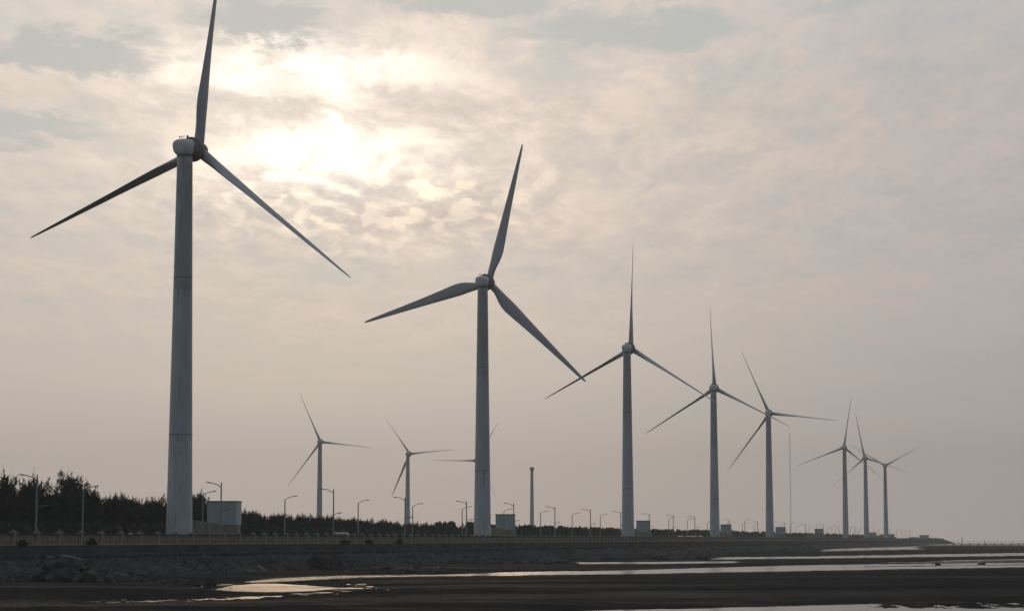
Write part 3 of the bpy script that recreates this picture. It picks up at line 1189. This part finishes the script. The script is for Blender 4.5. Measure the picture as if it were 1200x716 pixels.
# ------------------------------------------------------------------ trees
def casuarina(seed, H=8.0, W=2.6, ragged=.5, leaves=900):
    rr = random.Random(seed)
    tr = MB()
    lean = rr.uniform(-.3, .3)
    top = Vector((lean, rr.uniform(-.2, .2), H))
    tr.tube([(0, 0, 0), (lean * .3, 0, H * .4), (lean * .7, 0, H * .75), top], [.16, .12, .07, .025], 6)
    limbs = []
    for i in range(13):
        z = H * rr.uniform(.22, .9)
        a = rr.uniform(0, 6.28)
        ln = W * (1.0 - .55 * z / H) * rr.uniform(.5, 1.1)
        p0 = Vector((lean * z / H, 0, z))
        p1 = p0 + Vector((math.cos(a) * ln * .7, math.sin(a) * ln * .7, ln * .35))
        p2 = p0 + Vector((math.cos(a) * ln, math.sin(a) * ln, ln * rr.uniform(.7, 1.3)))
        tr.tube([p0, p1, p2], [.055, .04, .015], 5)
        limbs.append((p0, p1, p2))
    shoots = [top] + [l[2] for l in limbs if l[2].z > H * .62]
    for p in shoots:                                  # bare vertical leaders
        for _ in range(2):
            q = p + Vector((rr.uniform(-.25, .25), rr.uniform(-.25, .25), rr.uniform(.5, 1.6)))
            tr.tube([p, q], [.022, .006], 4)
    cr = MB()

    def tuft(p, ln, up):
        # a drooping or rising bundle of needles: two crossed slim faces
        a = rr.uniform(0, 3.14)
        d = Vector((rr.uniform(-.6, .6), rr.uniform(-.6, .6), up)).normalized() * ln
        for k in range(2):
            s_ = Vector((math.cos(a + k * 1.57), math.sin(a + k * 1.57), rr.uniform(-.3, .3))) * ln * rr.uniform(.22, .38)
            cr.raw([p - s_ * .5, p + s_ * .6, p + d + s_ * .25, p + d * 1.25 - s_ * .1], [(0, 1, 2, 3)])
    for i in range(leaves):
        if rr.random() < .55 and limbs:
            l = rr.choice(limbs)
            k = rr.random()
            p = l[0].lerp(l[1], k * 2) if k < .5 else l[1].lerp(l[2], k * 2 - 1)
            p = p + Vector((rr.gauss(0, .3), rr.gauss(0, .3), rr.gauss(0, .3)))
        else:
            z = H * (rr.random() ** .8) * .97
            rad = W * (.95 - .72 * (z / H) ** 1.2) * math.sqrt(rr.random())
            lump = .7 + .5 * mnoise.noise((z * .7 + seed, seed * 3.1, 0))
            a = rr.uniform(0, 6.28)
            p = Vector((math.cos(a) * rad * lump + lean * z / H, math.sin(a) * rad * lump, z))
        tuft(p, rr.uniform(.28, .62), rr.uniform(-.3, 1.0))
    for p in shoots:
        for _ in range(8):
            tuft(p + Vector((rr.gauss(0, .12), rr.gauss(0, .12), rr.uniform(-.4, .7))), rr.uniform(.2, .4), 1.2)
    return tr.mesh('trunk', M_bark), cr.mesh('crown', M_leaf)


KINDS = [casuarina(s, 8.0, w_, leaves=n_) for s, w_, n_ in ((1, 2.6, 1300), (2, 2.2, 1100), (3, 3.0, 1450), (4, 1.9, 950), (5, 2.7, 1250))]
TOPS = [(-300, 548), (-60, 560), (0, 568), (20, 571), (36, 567), (42, 561), (50, 568), (62, 570), (74, 572), (84, 561), (92, 566), (100, 571), (112, 575), (122, 578), (130, 575), (145, 578), (160, 582), (175, 580), (190, 585),
        (215, 584), (235, 578), (250, 592), (285, 597), (300, 598), (340, 601), (390, 603), (420, 606), (470, 610), (540, 614), (580, 616.5)]
NTREE = 0


def tree(px, Y, z_top, kind, label, group):
    global NTREE
    c = at(px, 632, Y)
    root = empty('pine_tree', (c.x, c.y, 3.6), random.uniform(0, 6.28))
    tag(root, label, 'tree', group)
    hs = (z_top - 3.6) / 8.6
    ws = max(.75, min(1.25, hs)) * random.uniform(1.05, 1.35)
    root.scale = (ws, ws, hs)
    link('trunk', KINDS[kind][0], root)
    link('crown', KINDS[kind][1], root)
    NTREE += 1


px = -150.0
rows = (158.0, 164.0, 172.0)
spots = []
for ri, off in enumerate(rows):
    t_ = line_y(-160, off)
    t_end = line_y(575, off)
    while t_ < t_end:
        X = LM * t_ - off + random.uniform(-1.2, 1.2)
        spots.append((CX + X / t_ * F, t_, ri))
        t_ += random.uniform(3.0, 4.6) * (1.0 if ri < 2 else 1.25)
for px, t_, ri in spots:
    ytop = interp(px, TOPS) + 2.0 + abs(random.gauss(0, 2.2 if px < 250 else 1.3)) + (5 if ri == 0 else 0) * (420 / t_)
    z = EYE + (632 - ytop) * t_ / F
    if px < 200:
        lb = 'dark feathery tree in the dense wood left of the nearest turbine'
    else:
        lb = 'dark feathery tree in the low wood between the nearest two turbines'
    tree(px, t_, z, random.randrange(5), lb, 'trees of the windbreak wood, ' + ('left part' if px < 200 else 'middle part'))
for px, y, lb in ((42, 556.5, 'tall ragged tree rising behind the leftmost street lamp'),
                  (84, 555, 'tallest ragged tree with bare shoots, left of the first rear street lamp'),
                  (2, 552, 'thin spiky tree rising above the wood at the left picture edge'),
                  (236, 575, 'narrow spiky tree between the nearest turbine and the box building')):
    t_ = line_y(px, 160)
    tree(px, t_, EYE + (632 - y) * t_ / F, 1 if px != 84 else 0, lb, None)

# tangle of low growth at the feet of the trees
ug = MB()
for off in (154.5, 161.0, 168.0):
    t_ = line_y(-170, off)
    te = line_y(600, off)
    while t_ < te:
        X = LM * t_ - off
        for i in range(26):
            p = Vector((X + random.gauss(0, 1.0), t_ + random.gauss(0, .8), 3.6 + 3.0 * random.random() ** 1.3))
            a_ = random.uniform(0, 6.28)
            q_ = random.uniform(.25, .6)
            sv = Vector((math.cos(a_), math.sin(a_), random.uniform(-.2, .2))) * q_
            up = Vector((random.uniform(-.3, .3), random.uniform(-.3, .3), 1)) * q_ * 1.3
            ug.raw([p - sv, p + sv, p + up + sv * .5, p + up * 1.1 - sv * .4], [(0, 1, 2, 3)])
        t_ += .9
tag(ug.build('undergrowth', M_leaf), 'dark tangled undergrowth filling the foot of the wood', 'undergrowth', kind='stuff')

# the far end of the wood is one low mass
fw = MB()
fr = MB()
off = 160.0
t_ = line_y(560, off)
while t_ < 2100:
    for off in (160.0, 172.0):
        X = LM * t_ - off + random.uniform(-2, 2)
        pxx = CX + X / t_ * F
        yt = interp(pxx, [(540, 614.5), (600, 618), (660, 619.5), (720, 621.5), (780, 622.5), (860, 624), (960, 626.5), (1060, 629)]) + random.uniform(-.6, 1.4)
        H = EYE + (632 - yt) * t_ / F - 3.6
        if H > 1:
            rr = random
            for i in range(120):
                z = H * rr.random() * 1.02
                rad = 2.6 * (1 - .75 * z / H)
                p = Vector((X + rr.gauss(0, rad * .6), t_ + rr.gauss(0, rad * .6), 3.6 + z))
                a = rr.uniform(0, 6.28)
                L_ = rr.uniform(.4, 1.0)
                sdv = Vector((math.cos(a), math.sin(a), 0)) * L_ * .45
                fw.raw([p - sdv, p + sdv, p + sdv * .4 + Vector((0, 0, L_)), p - sdv * .4 + Vector((0, 0, L_ * 1.2))], [(0, 1, 2, 3)])
    t_ += 4.0 + (t_ - 700) * .006
fwo = fw.build('far_wood', M_leaf)
tag(fwo, 'low dark distant wood fading out along the road behind the far turbines', 'wood', kind='stuff')


# ------------------------------------------------------------------ shrubs by the balustrade
def shrub(px, off, w_, h_, label, group=None, z=None):
    Y = line_y(px, FENCE - off)
    c = at(px, 632, Y)
    m = MB()
    rr = random.Random(int(px))
    for i in range(520):
        a, q = rr.uniform(0, 6.28), math.sqrt(rr.random())
        zz = h_ * rr.random() * (1 - q * q * .8)
        p = Vector((math.cos(a) * q * w_, math.sin(a) * q * w_, zz))
        s_ = Vector((rr.uniform(-1, 1), rr.uniform(-1, 1), rr.uniform(-.4, .4))).normalized() * rr.uniform(.06, .14)
        u = Vector((rr.uniform(-.5, .5), rr.uniform(-.5, .5), 1)) * rr.uniform(.1, .22)
        m.raw([p - s_, p + s_, p + u + s_ * .4, p + u - s_ * .4], [(0, 1, 2, 3)])
    root = empty('shrub', (c.x, c.y, CREST if z is None else z))
    tag(root, label, 'shrub', group)
    m.build('foliage', M_leaf2, root)
    st = MB()
    for k in range(5):
        a = k * 1.3
        st.tube([(0, 0, 0), (math.cos(a) * w_ * .5, math.sin(a) * w_ * .5, h_ * .7)], [.03, .01], 5)
    st.build('stem', M_bark, root)


shrub(108, .42, .52, .75, 'dark shrub in front of the balustrade near the first rear street lamp')
shrub(27, .42, .5, .5, 'dark shrub in front of the balustrade left of the tallest street lamp')
shrub(404, .42, .9, .5, 'low shrub in front of the balustrade below the parked van')
shrub(467, .40, .8, .45, 'low dark shrub at the feet of the dark-clothed person')
shrub(432, .42, .7, .6, 'small low shrub between the van and the dark-clothed person')


# ------------------------------------------------------------------ boulders
def boulder_mesh(seed):
    b = bmesh.new()
    bmesh.ops.create_icosphere(b, subdivisions=3, radius=1)
    rr = random.Random(seed)
    cuts = [(Vector((rr.uniform(-1, 1), rr.uniform(-1, 1), rr.uniform(-.6, 1))).normalized(), rr.uniform(.45, .8)) for _ in range(9)]
    for v_ in b.verts:
        for n_, d_ in cuts:
            e = v_.co.dot(n_) - d_
            if e > 0:
                v_.co -= n_ * e * .92
        v_.co += v_.normal * (mnoise.noise(v_.co * 1.8 + Vector((seed * 7, 0, 0))) * .10 + mnoise.noise(v_.co * 5 + Vector((seed * 7, 0, 0))) * .05)
    m = bpy.data.meshes.new('boulder')
    b.to_mesh(m)
    b.free()
    m.materials.append(M_rock)
    return m


BM = [boulder_mesh(s) for s in range(6)]


def ground_y(py):
    return EYE * F / (py - 632.0)


def boulder(px, py, sx, sy, sz, label, group, lift=0.0):
    Y = ground_y(py)
    c = at(px, py, Y)
    o = link('boulder', random.choice(BM))
    o.location = (c.x, c.y, sz * .35 + lift)
    o.rotation_euler = (random.uniform(-.25, .25), random.uniform(-.25, .25), random.uniform(0, 6.28))
    o.scale = (sx, sy, sz)
    tag(o, label, 'boulder', group)
    return o


def riprap():
    protos = []
    for sd_ in range(5):
        b = bmesh.new()
        bmesh.ops.create_icosphere(b, subdivisions=1, radius=1)
        for v_ in b.verts:
            v_.co *= 1 + .45 * mnoise.noise(v_.co * 1.5 + Vector((sd_ * 5.3, 0, 0)))
        protos.append(([v_.co.copy() for v_ in b.verts], [tuple(x.index for x in f_.verts) for f_ in b.faces]))
        b.free()
    rr = random.Random(99)
    m = MB()
    t_ = 215.0
    while t_ < 1000:
        for _ in range(6 if t_ < 600 else 4):
            o = 2.7 + 6.2 * rr.random() ** .75
            tt = t_ + rr.uniform(-.6, .6)
            patch = mnoise.noise((tt * .06, o * .3, 2.0))
            if rr.random() > .40 + 1.1 * patch:
                continue
            z = float(np.interp(o, [2.6, 3.9, 5.3, 6.7, 8.1, 9.5], [2.6, 2.0, 1.35, .7, .18, 0]))
            sc = rr.uniform(.07, .21) * (1.0 + (.6 if o > 7 else 0)) * (1 + (tt - 215) / 700)
            vs_, fs_ = rr.choice(protos)
            M = Matrix.Translation(P(tt, o, z + sc * .15)) @ Matrix.Rotation(rr.uniform(0, 6.28), 4, 'Z') @ Matrix.Rotation(rr.uniform(-.6, .6), 4, 'X') @ Matrix.Diagonal((sc * rr.uniform(.8, 1.5), sc, sc * rr.uniform(.5, .9), 1))
            m.raw([M @ q_ for q_ in vs_], fs_)
        t_ += .45 if t_ < 600 else 1.2
    tag(m.build('riprap', M_rock), 'loose broken stones strewn over the slope of the embankment', 'stones', kind='stuff')


riprap()
G = 'boulders of the big rock heap at far left'
L_ = 'dark boulder in the big rock heap at the embankment foot, far left'
for px, py, s, lift in ((22, 683, .7, 0), (30, 682.5, .9, .05), (40, 682.5, 1.1, .15), (51, 683, 1.25, .25), (63, 683.5, 1.2, .2), (76, 684, 1.3, .25), (90, 684, 1.2, .2), (104, 684, 1.2, .2), (117, 684, 1.05, .1), (128, 684, .8, 0),
                        (48, 678, 1.2, .9), (60, 677, 1.35, 1.2), (74, 677, 1.4, 1.35), (88, 677, 1.3, 1.3), (102, 678, 1.25, 1.0), (115, 679, 1.1, .7), (40, 679, 1.0, .6),
                        (58, 681, .9, 1.2), (70, 681, 1.0, 1.5), (83, 681, .95, 1.45), (96, 681, .9, 1.2), (108, 681, .8, 1.0)):
    boulder(px, py, s * random.uniform(.95, 1.3), s, s * random.uniform(.75, 1.0), L_, G, lift)
G = 'low rocks strung right of the big rock heap'
L_ = 'low dark rock in the string of rocks reaching towards the bright pool'
for i in range(34):
    px = 130 + i * 3.35 + random.uniform(-2, 2)
    py = interp(px, [(130, 682), (180, 686), (245, 688)]) - random.uniform(0, 4.5)
    s = random.uniform(.35, .75)
    boulder(px, py, s * random.uniform(1, 1.5), s, s * random.uniform(.5, .8), L_, G)
boulder(244, 688, .75, .7, .95, 'black upright rock ending the string of rocks by the bright pool', None)
G = 'boulders of the round rock heap in the middle'
L_ = 'grey boulder in the rounded heap on the embankment foot above the bright water'
for px, py, s, lift in ((360, 668, 1.0, 0), (370, 668, 1.3, .3), (381, 668, 1.5, .4), (393, 668, 1.3, .2), (402, 669, .9, 0), (375, 664, 1.5, 1.2), (388, 664, 1.4, 1.3), (397, 665, 1.1, .8), (381, 662, 1.3, 1.9), (366, 665, 1.1, .9)):
    boulder(px, py, s * random.uniform(1.15, 1.5), s * 1.2, s * random.uniform(1.1, 1.35), L_, G, lift * 1.15)
G = 'flat rocks right of the round heap'
L_ = 'flat dark rock lying just behind the bright channel right of the round heap'
for i in range(24):
    px = 408 + i * 4.8 + random.uniform(-2, 2)
    py = 671.2 - random.uniform(0, 4)
    s = random.uniform(.5, 1.0)
    boulder(px, py, s * random.uniform(1.1, 1.8), s, s * random.uniform(.45, .7), L_, G)
G = 'rocks along the embankment foot below the second turbine'
L_ = 'low dark rock at the embankment foot below the second nearest turbine'
for i in range(26):
    px = 552 + i * 4.9 + random.uniform(-2, 2)
    py = 661.3 - random.uniform(0, 2.5)
    s = random.uniform(.6, 1.2)
    boulder(px, py, s * random.uniform(1.2, 2.0), s, s * random.uniform(.35, .6), L_, G)
G = 'rocks along the embankment foot below the third turbine'
L_ = 'small dark rock at the embankment foot below the third near-row turbine'
for i in range(22):
    px = 706 + i * 6.0 + random.uniform(-3, 3)
    py = 657.6 - random.uniform(0, 2.2) - i * .09
    s = random.uniform(.6, 1.5)
    boulder(px, py, s * random.uniform(1.2, 1.8), s, s * random.uniform(.4, .7), L_, G)
boulder(392, 716.5, .34, .3, .32, 'small black stone at the bottom edge left of centre', None)
boulder(1012, 656.0, .7, .6, .5, 'small dark stone in the bright channel below the far turbines', None)
boulder(1100, 661.8, .8, .6, .35, 'small dark stone in the right-hand water, left of the other', None)
boulder(1150, 661.0, 1.0, .7, .35, 'small dark stone in the right-hand water near the picture edge', None)
# stake in the mud
st = MB().tube([(0, 0, -.3), (.03, 0, .32)], [.03, .02], 6).build('stake', M_dark)
q = at(231, 705.5, ground_y(705.5))
st.location = (q.x, q.y, 0)
tag(st, 'short dark stake stuck in the mud by the glinting streak', 'stake')


def driftwood(p0, p1, r, label):
    p0, p1 = Vector(p0), Vector(p1)
    mid = p0.lerp(p1, .5) + Vector((0, 0, .06))
    o = MB().tube([p0 - p0, mid - p0, p1 - p0], [r, r * .9, r * .5], 7).build('driftwood', M_wood, None, None, True)
    o.location = p0
    tag(o, label, 'driftwood')


driftwood(at(72, 650.3, 228), at(97, 655.3, 229), .075, 'long pale driftwood pole lying over the big rock heap')
driftwood(at(55, 651.8, 229), at(64, 653.5, 229), .06, 'short pale driftwood stick left of the longer pole')
driftwood(at(303, 662.6, 288), at(312, 668.8, 282), .05, 'thin pale pole leaning on the slope above the bright pool')
driftwood(at(577, 643.6, 495), at(585, 645, 495), .16, 'pale driftwood log on the slope right of the second nearest turbine')


# ------------------------------------------------------------------ people
def skin_body(name, chains, mat_, parent, sub=2):
    """chains: list of lists of (point, radius); first point of later chains is an index into earlier points or a new point"""
    V, E, RAD = [], [], []
    for ch in chains:
        prev = None
        for q in ch:
            if isinstance(q, int):
                prev = q
                continue
            p, r = q
            V.append(p)
            RAD.append(r)
            i = len(V) - 1
            if prev is not None:
                E.append((prev, i))
            prev = i
    m = bpy.data.meshes.new(name)
    m.from_pydata(V, E, [])
    m.materials.append(mat_)
    o = link(name, m, parent)
    o.modifiers.new('skin', 'SKIN')
    for i, r in enumerate(RAD):
        d = m.skin_vertices[0].data[i]
        d.radius = (r, r) if not isinstance(r, tuple) else r
        d.use_root = (i == 0)
    s = o.modifiers.new('sub', 'SUBSURF')
    s.levels = s.render_levels = sub
    return o


def person(px, off, label, shirt, trousers, rz, z=3.86, carry=False):
    Y = line_y(px, FENCE + off)
    c = at(px, 632, Y)
    root = empty('person', (c.x, c.y, z), rz)
    tag(root, label, 'person')
    # body: pelvis is vertex 0, then spine, neck, head; legs; arms with hands
    spine = [((0, 0, .93), .125), ((0, 0, 1.12), .115), ((0, .01, 1.33), .13), ((0, .01, 1.45), .075), ((0, 0, 1.52), .052), ((0, -.01, 1.60), .085), ((0, -.015, 1.68), .088), ((0, 0, 1.74), .05)]
    legs = []
    for s in (-1, 1):
        legs.append([0, ((s * .10, 0, .84), .092), ((s * .11, -.02 * s, .48), .062), ((s * .11, .01 * s, .10), .042), ((s * .115, -.10, .04), .038), ((s * .12, -.16, .03), .03)])
    arms = []
    for s in (-1, 1):
        e = (s * .26, -.02, 1.12) if not carry else (s * .24, -.08, 1.15)
        h = (s * .25, -.12, .90) if not carry else (s * .12, -.30, 1.22)
        arms.append([2, ((s * .19, 0, 1.40), .058), (e, .042), (h, .030), ((h[0], h[1] - .03, h[2] - .09), .032), ((h[0], h[1] - .05, h[2] - .16), .018)])
    skin_body('body', [spine] + legs + arms, M_skin, root)
    sh = mat('shirt_' + label.split()[0], shirt, .9, .1, var=.08)
    tm = mat('trousers_' + label.split()[0], trousers, .9, .1, var=.08)
    tor = [((0, 0, .90), .145), ((0, 0, 1.12), .135), ((0, .01, 1.32), .15), ((0, .01, 1.43), .085)]
    sl = []
    for s in (-1, 1):
        sl.append([2, ((s * .19, 0, 1.39), .072), ((s * .235, -.01, 1.22), .06)])
    skin_body('shirt', [tor] + sl, sh, root)
    tr = [((0, 0, .95), .145)]
    lg = []
    for s in (-1, 1):
        lg.append([0, ((s * .10, 0, .82), .108), ((s * .11, -.02 * s, .48), .08), ((s * .11, .01 * s, .12), .065)])
    skin_body('trousers', [tr] + lg, tm, root)
    hb = bmesh.new()
    bmesh.ops.create_icosphere(hb, subdivisions=2, radius=.105)
    for v_ in hb.verts:
        v_.co.z = v_.co.z * .95 + 1.695
        v_.co.y = v_.co.y + .018
        if v_.co.y < -.05 and v_.co.z < 1.70:
            v_.co.y = -.05
    hm = bpy.data.meshes.new('hair')
    hb.to_mesh(hm)
    hb.free()
    hm.materials.append(M_hair)
    link('hair', hm, root)
    return root


person(153, 1.2, 'standing person in a white shirt behind the balustrade left of the nearest turbine', (.72, .72, .72), (.06, .06, .07), R(170))
person(306.5, 1.3, 'person in a dark maroon top behind the balustrade right of the box building', (.12, .05, .07), (.05, .05, .06), R(150))
person(311.6, 1.0, 'person in a pale shirt next to the one in maroon behind the balustrade', (.62, .62, .63), (.07, .06, .06), R(200))
person(468.8, -.42, 'dark-clothed person standing before the balustrade above a low shrub', (.025, .025, .028), (.02, .02, .022), R(20), z=CREST)


# ------------------------------------------------------------------ vehicles
def car(px, off, label, paint, L=4.3, W=1.75, Hh=1.48, van=False, rz=0, group=None, z=3.735):
    Y = line_y(px, FENCE + off)
    c = at(px, 632, Y)
    root = empty('parked_van' if van else 'parked_car', (c.x, c.y, z), LINE_ROT + rz)
    tag(root, label, 'van' if van else 'car', group)
    pm = mat('car_paint', paint, .3, .5, var=.03)
    hw = W / 2
    if van:
        side = [(-L / 2, .35), (L / 2, .35), (L / 2, .85), (L / 2 - .75, 1.05), (L / 2 - 1.35, Hh - .05), (L / 2 - 1.7, Hh), (-L / 2 + .2, Hh), (-L / 2, Hh - .15)]
        wins = [(-L / 2 + .35, L / 2 - 1.55, 1.05, Hh - .22)]
    else:
        side = [(-L / 2, .32), (L / 2, .32), (L / 2, .72), (L / 2 - 1.0, .90), (L / 2 - 1.75, Hh - .05), (-.9, Hh), (-L / 2 + .75, 1.0), (-L / 2, .92)]
        wins = [(-1.05, .55, .98, Hh - .14)]
    b = MB()
    n = len(side)
    v = []
    for s in (-1, 1):
        for (y, z) in side:
            inset = .0 if z < .95 else .16 * (z - .95) / (Hh - .95)
            v.append((s * (hw - inset), y, z))
    f = [tuple(range(n)), tuple(range(n, 2 * n))[::-1]] + [((i + 1) % n, i, i + n, (i + 1) % n + n) for i in range(n)]
    b.raw(v, f)
    b.build('body', pm, root, bevel=.05, smooth=True)
    for y0, y1, z0, z1 in wins:
        for s in (-1, 1):
            g = MB()
            x0 = hw - .16 * (z0 - .95) / (Hh - .95) + .006
            x1 = hw - .16 * (z1 - .95) / (Hh - .95) + .006
            g.raw([(s * x0, y0, z0), (s * x0, y1, z0), (s * x1, y1 - .35, z1), (s * x1, y0 + .12, z1)], [(0, 1, 2, 3) if s > 0 else (3, 2, 1, 0)])
            g.build('side_window', M_glass, root)
    (ya, za), (yb, zb_) = (side[3], side[4])
    ny, nz = (zb_ - za), (ya - yb)
    ln = math.hypot(ny, nz)
    ny, nz = ny / ln * .012, nz / ln * .012
    lerp = lambda k: (ya + (yb - ya) * k + ny, za + (zb_ - za) * k + nz)
    (y0, z0), (y1, z1) = lerp(.1), lerp(.9)
    MB().raw([(-hw + .12, y0, z0), (hw - .12, y0, z0), (hw - .26, y1, z1), (-hw + .26, y1, z1)], [(0, 1, 2, 3)]).build('windscreen', M_glass, root)
    if van:
        MB().raw([(-hw + .2, -L / 2 - .006, 1.02), (hw - .2, -L / 2 - .006, 1.02), (hw - .28, -L / 2 - .006, Hh - .3), (-hw + .28, -L / 2 - .006, Hh - .3)], [(0, 1, 2, 3)]).build('rear_window', M_glass, root)
    for y in (-L / 2 + .8, L / 2 - .8):
        for s in (-1, 1):
            wm = MB().lathe([(.22, -.1), (.31, -.1), (.33, -.06), (.33, .06), (.31, .1), (.22, .1)], 18, 'Y')
            link('wheel', wm.mesh('wheel', M_tyre, True), root, Matrix.Translation((s * (hw - .08), y, .33)) @ Matrix.Rotation(R(90), 4, 'Z'))
    for s in (-1, 1):
        MB().box(s * (hw - .3) - .14, s * (hw - .3) + .14, L / 2 - .02, L / 2 + .03, .58, .70).build('headlight', M_white, root)
    return root


car(401.5, 6.0, 'pale van parked behind the balustrade between the two inland turbines', (.62, .62, .60), L=4.6, W=1.8, Hh=1.95, van=True)
car(797.5, 6.4, 'white parked car, leftmost of the cars before the fourth turbine', (.72, .73, .74), group='cars parked before the fourth turbine', z=4.304)
car(806.5, 5.4, 'silver parked car, second of the cars before the fourth turbine', (.5, .51, .53), group='cars parked before the fourth turbine', z=4.304)
car(813.5, 6.6, 'white parked car, third of the cars before the fourth turbine', (.75, .75, .74), group='cars parked before the fourth turbine', z=4.304)
car(821, 5.6, 'light grey parked car, rightmost of the cars before the fourth turbine', (.55, .56, .58), group='cars parked before the fourth turbine', z=4.304)

# ------------------------------------------------------------------ jetty far out on the right
Yj = 1650
ja, jb = at(1108, 632, Yj), at(1300, 632, Yj)
jt = empty('jetty', (ja.x, Yj, 0))
tag(jt, 'long low jetty with railings on the horizon at far right', 'jetty')
Lj = jb.x - ja.x
MB().box(0, Lj, -1.5, 1.5, 1.15, 1.6).build('deck', M_conc, jt)
MB().box(0, Lj, -1.45, -1.35, 3.05, 3.2).build('handrail', M_dark, jt)
for k in range(0, int(Lj), 6):
    MB().box(k - .3, k + .3, -1.3, 1.3, -.5, 1.147).build('pile', M_dark, jt)
for k in range(0, int(Lj), 8):
    MB().box(k + .9, k + 1.15, -1.46, -1.36, 1.603, 3.047).build('rail_post', M_dark, jt)
for px, h_, lb in ((1127.5, 6.5, 'tall thin post at the near end of the far jetty'), (1154, 4.2, 'shorter thick post midway along the far jetty')):
    p_ = at(px, 632, Yj - 3)
    o = MB().tube([(0, 0, -.5), (0, 0, h_)], [.3, .18], 8).build('marker_post', M_dark)
    o.location = (p_.x, p_.y, 0)
    tag(o, lb, 'post')

# ------------------------------------------------------------------ haze
hz = bpy.data.materials.new('haze')
hz.use_nodes = True
hz.node_tree.nodes.clear()
ho = hz.node_tree.nodes.new('ShaderNodeOutputMaterial')
hv = hz.node_tree.nodes.new('ShaderNodeVolumePrincipled')
hv.inputs['Color'].default_value = (.985, .97, .945, 1)
hv.inputs['Density'].default_value = .00016
hv.inputs['Anisotropy'].default_value = 0.0
hz.node_tree.links.new(hv.outputs[0], ho.inputs['Volume'])
hb = MB().box(-2700, 2700, -80, FAR + 60, -1.5, 112).build('haze', hz)
tag(hb, kind='stuff')
print('trees', NTREE, 'bays', len(bays), 'objects', len(COL.objects))
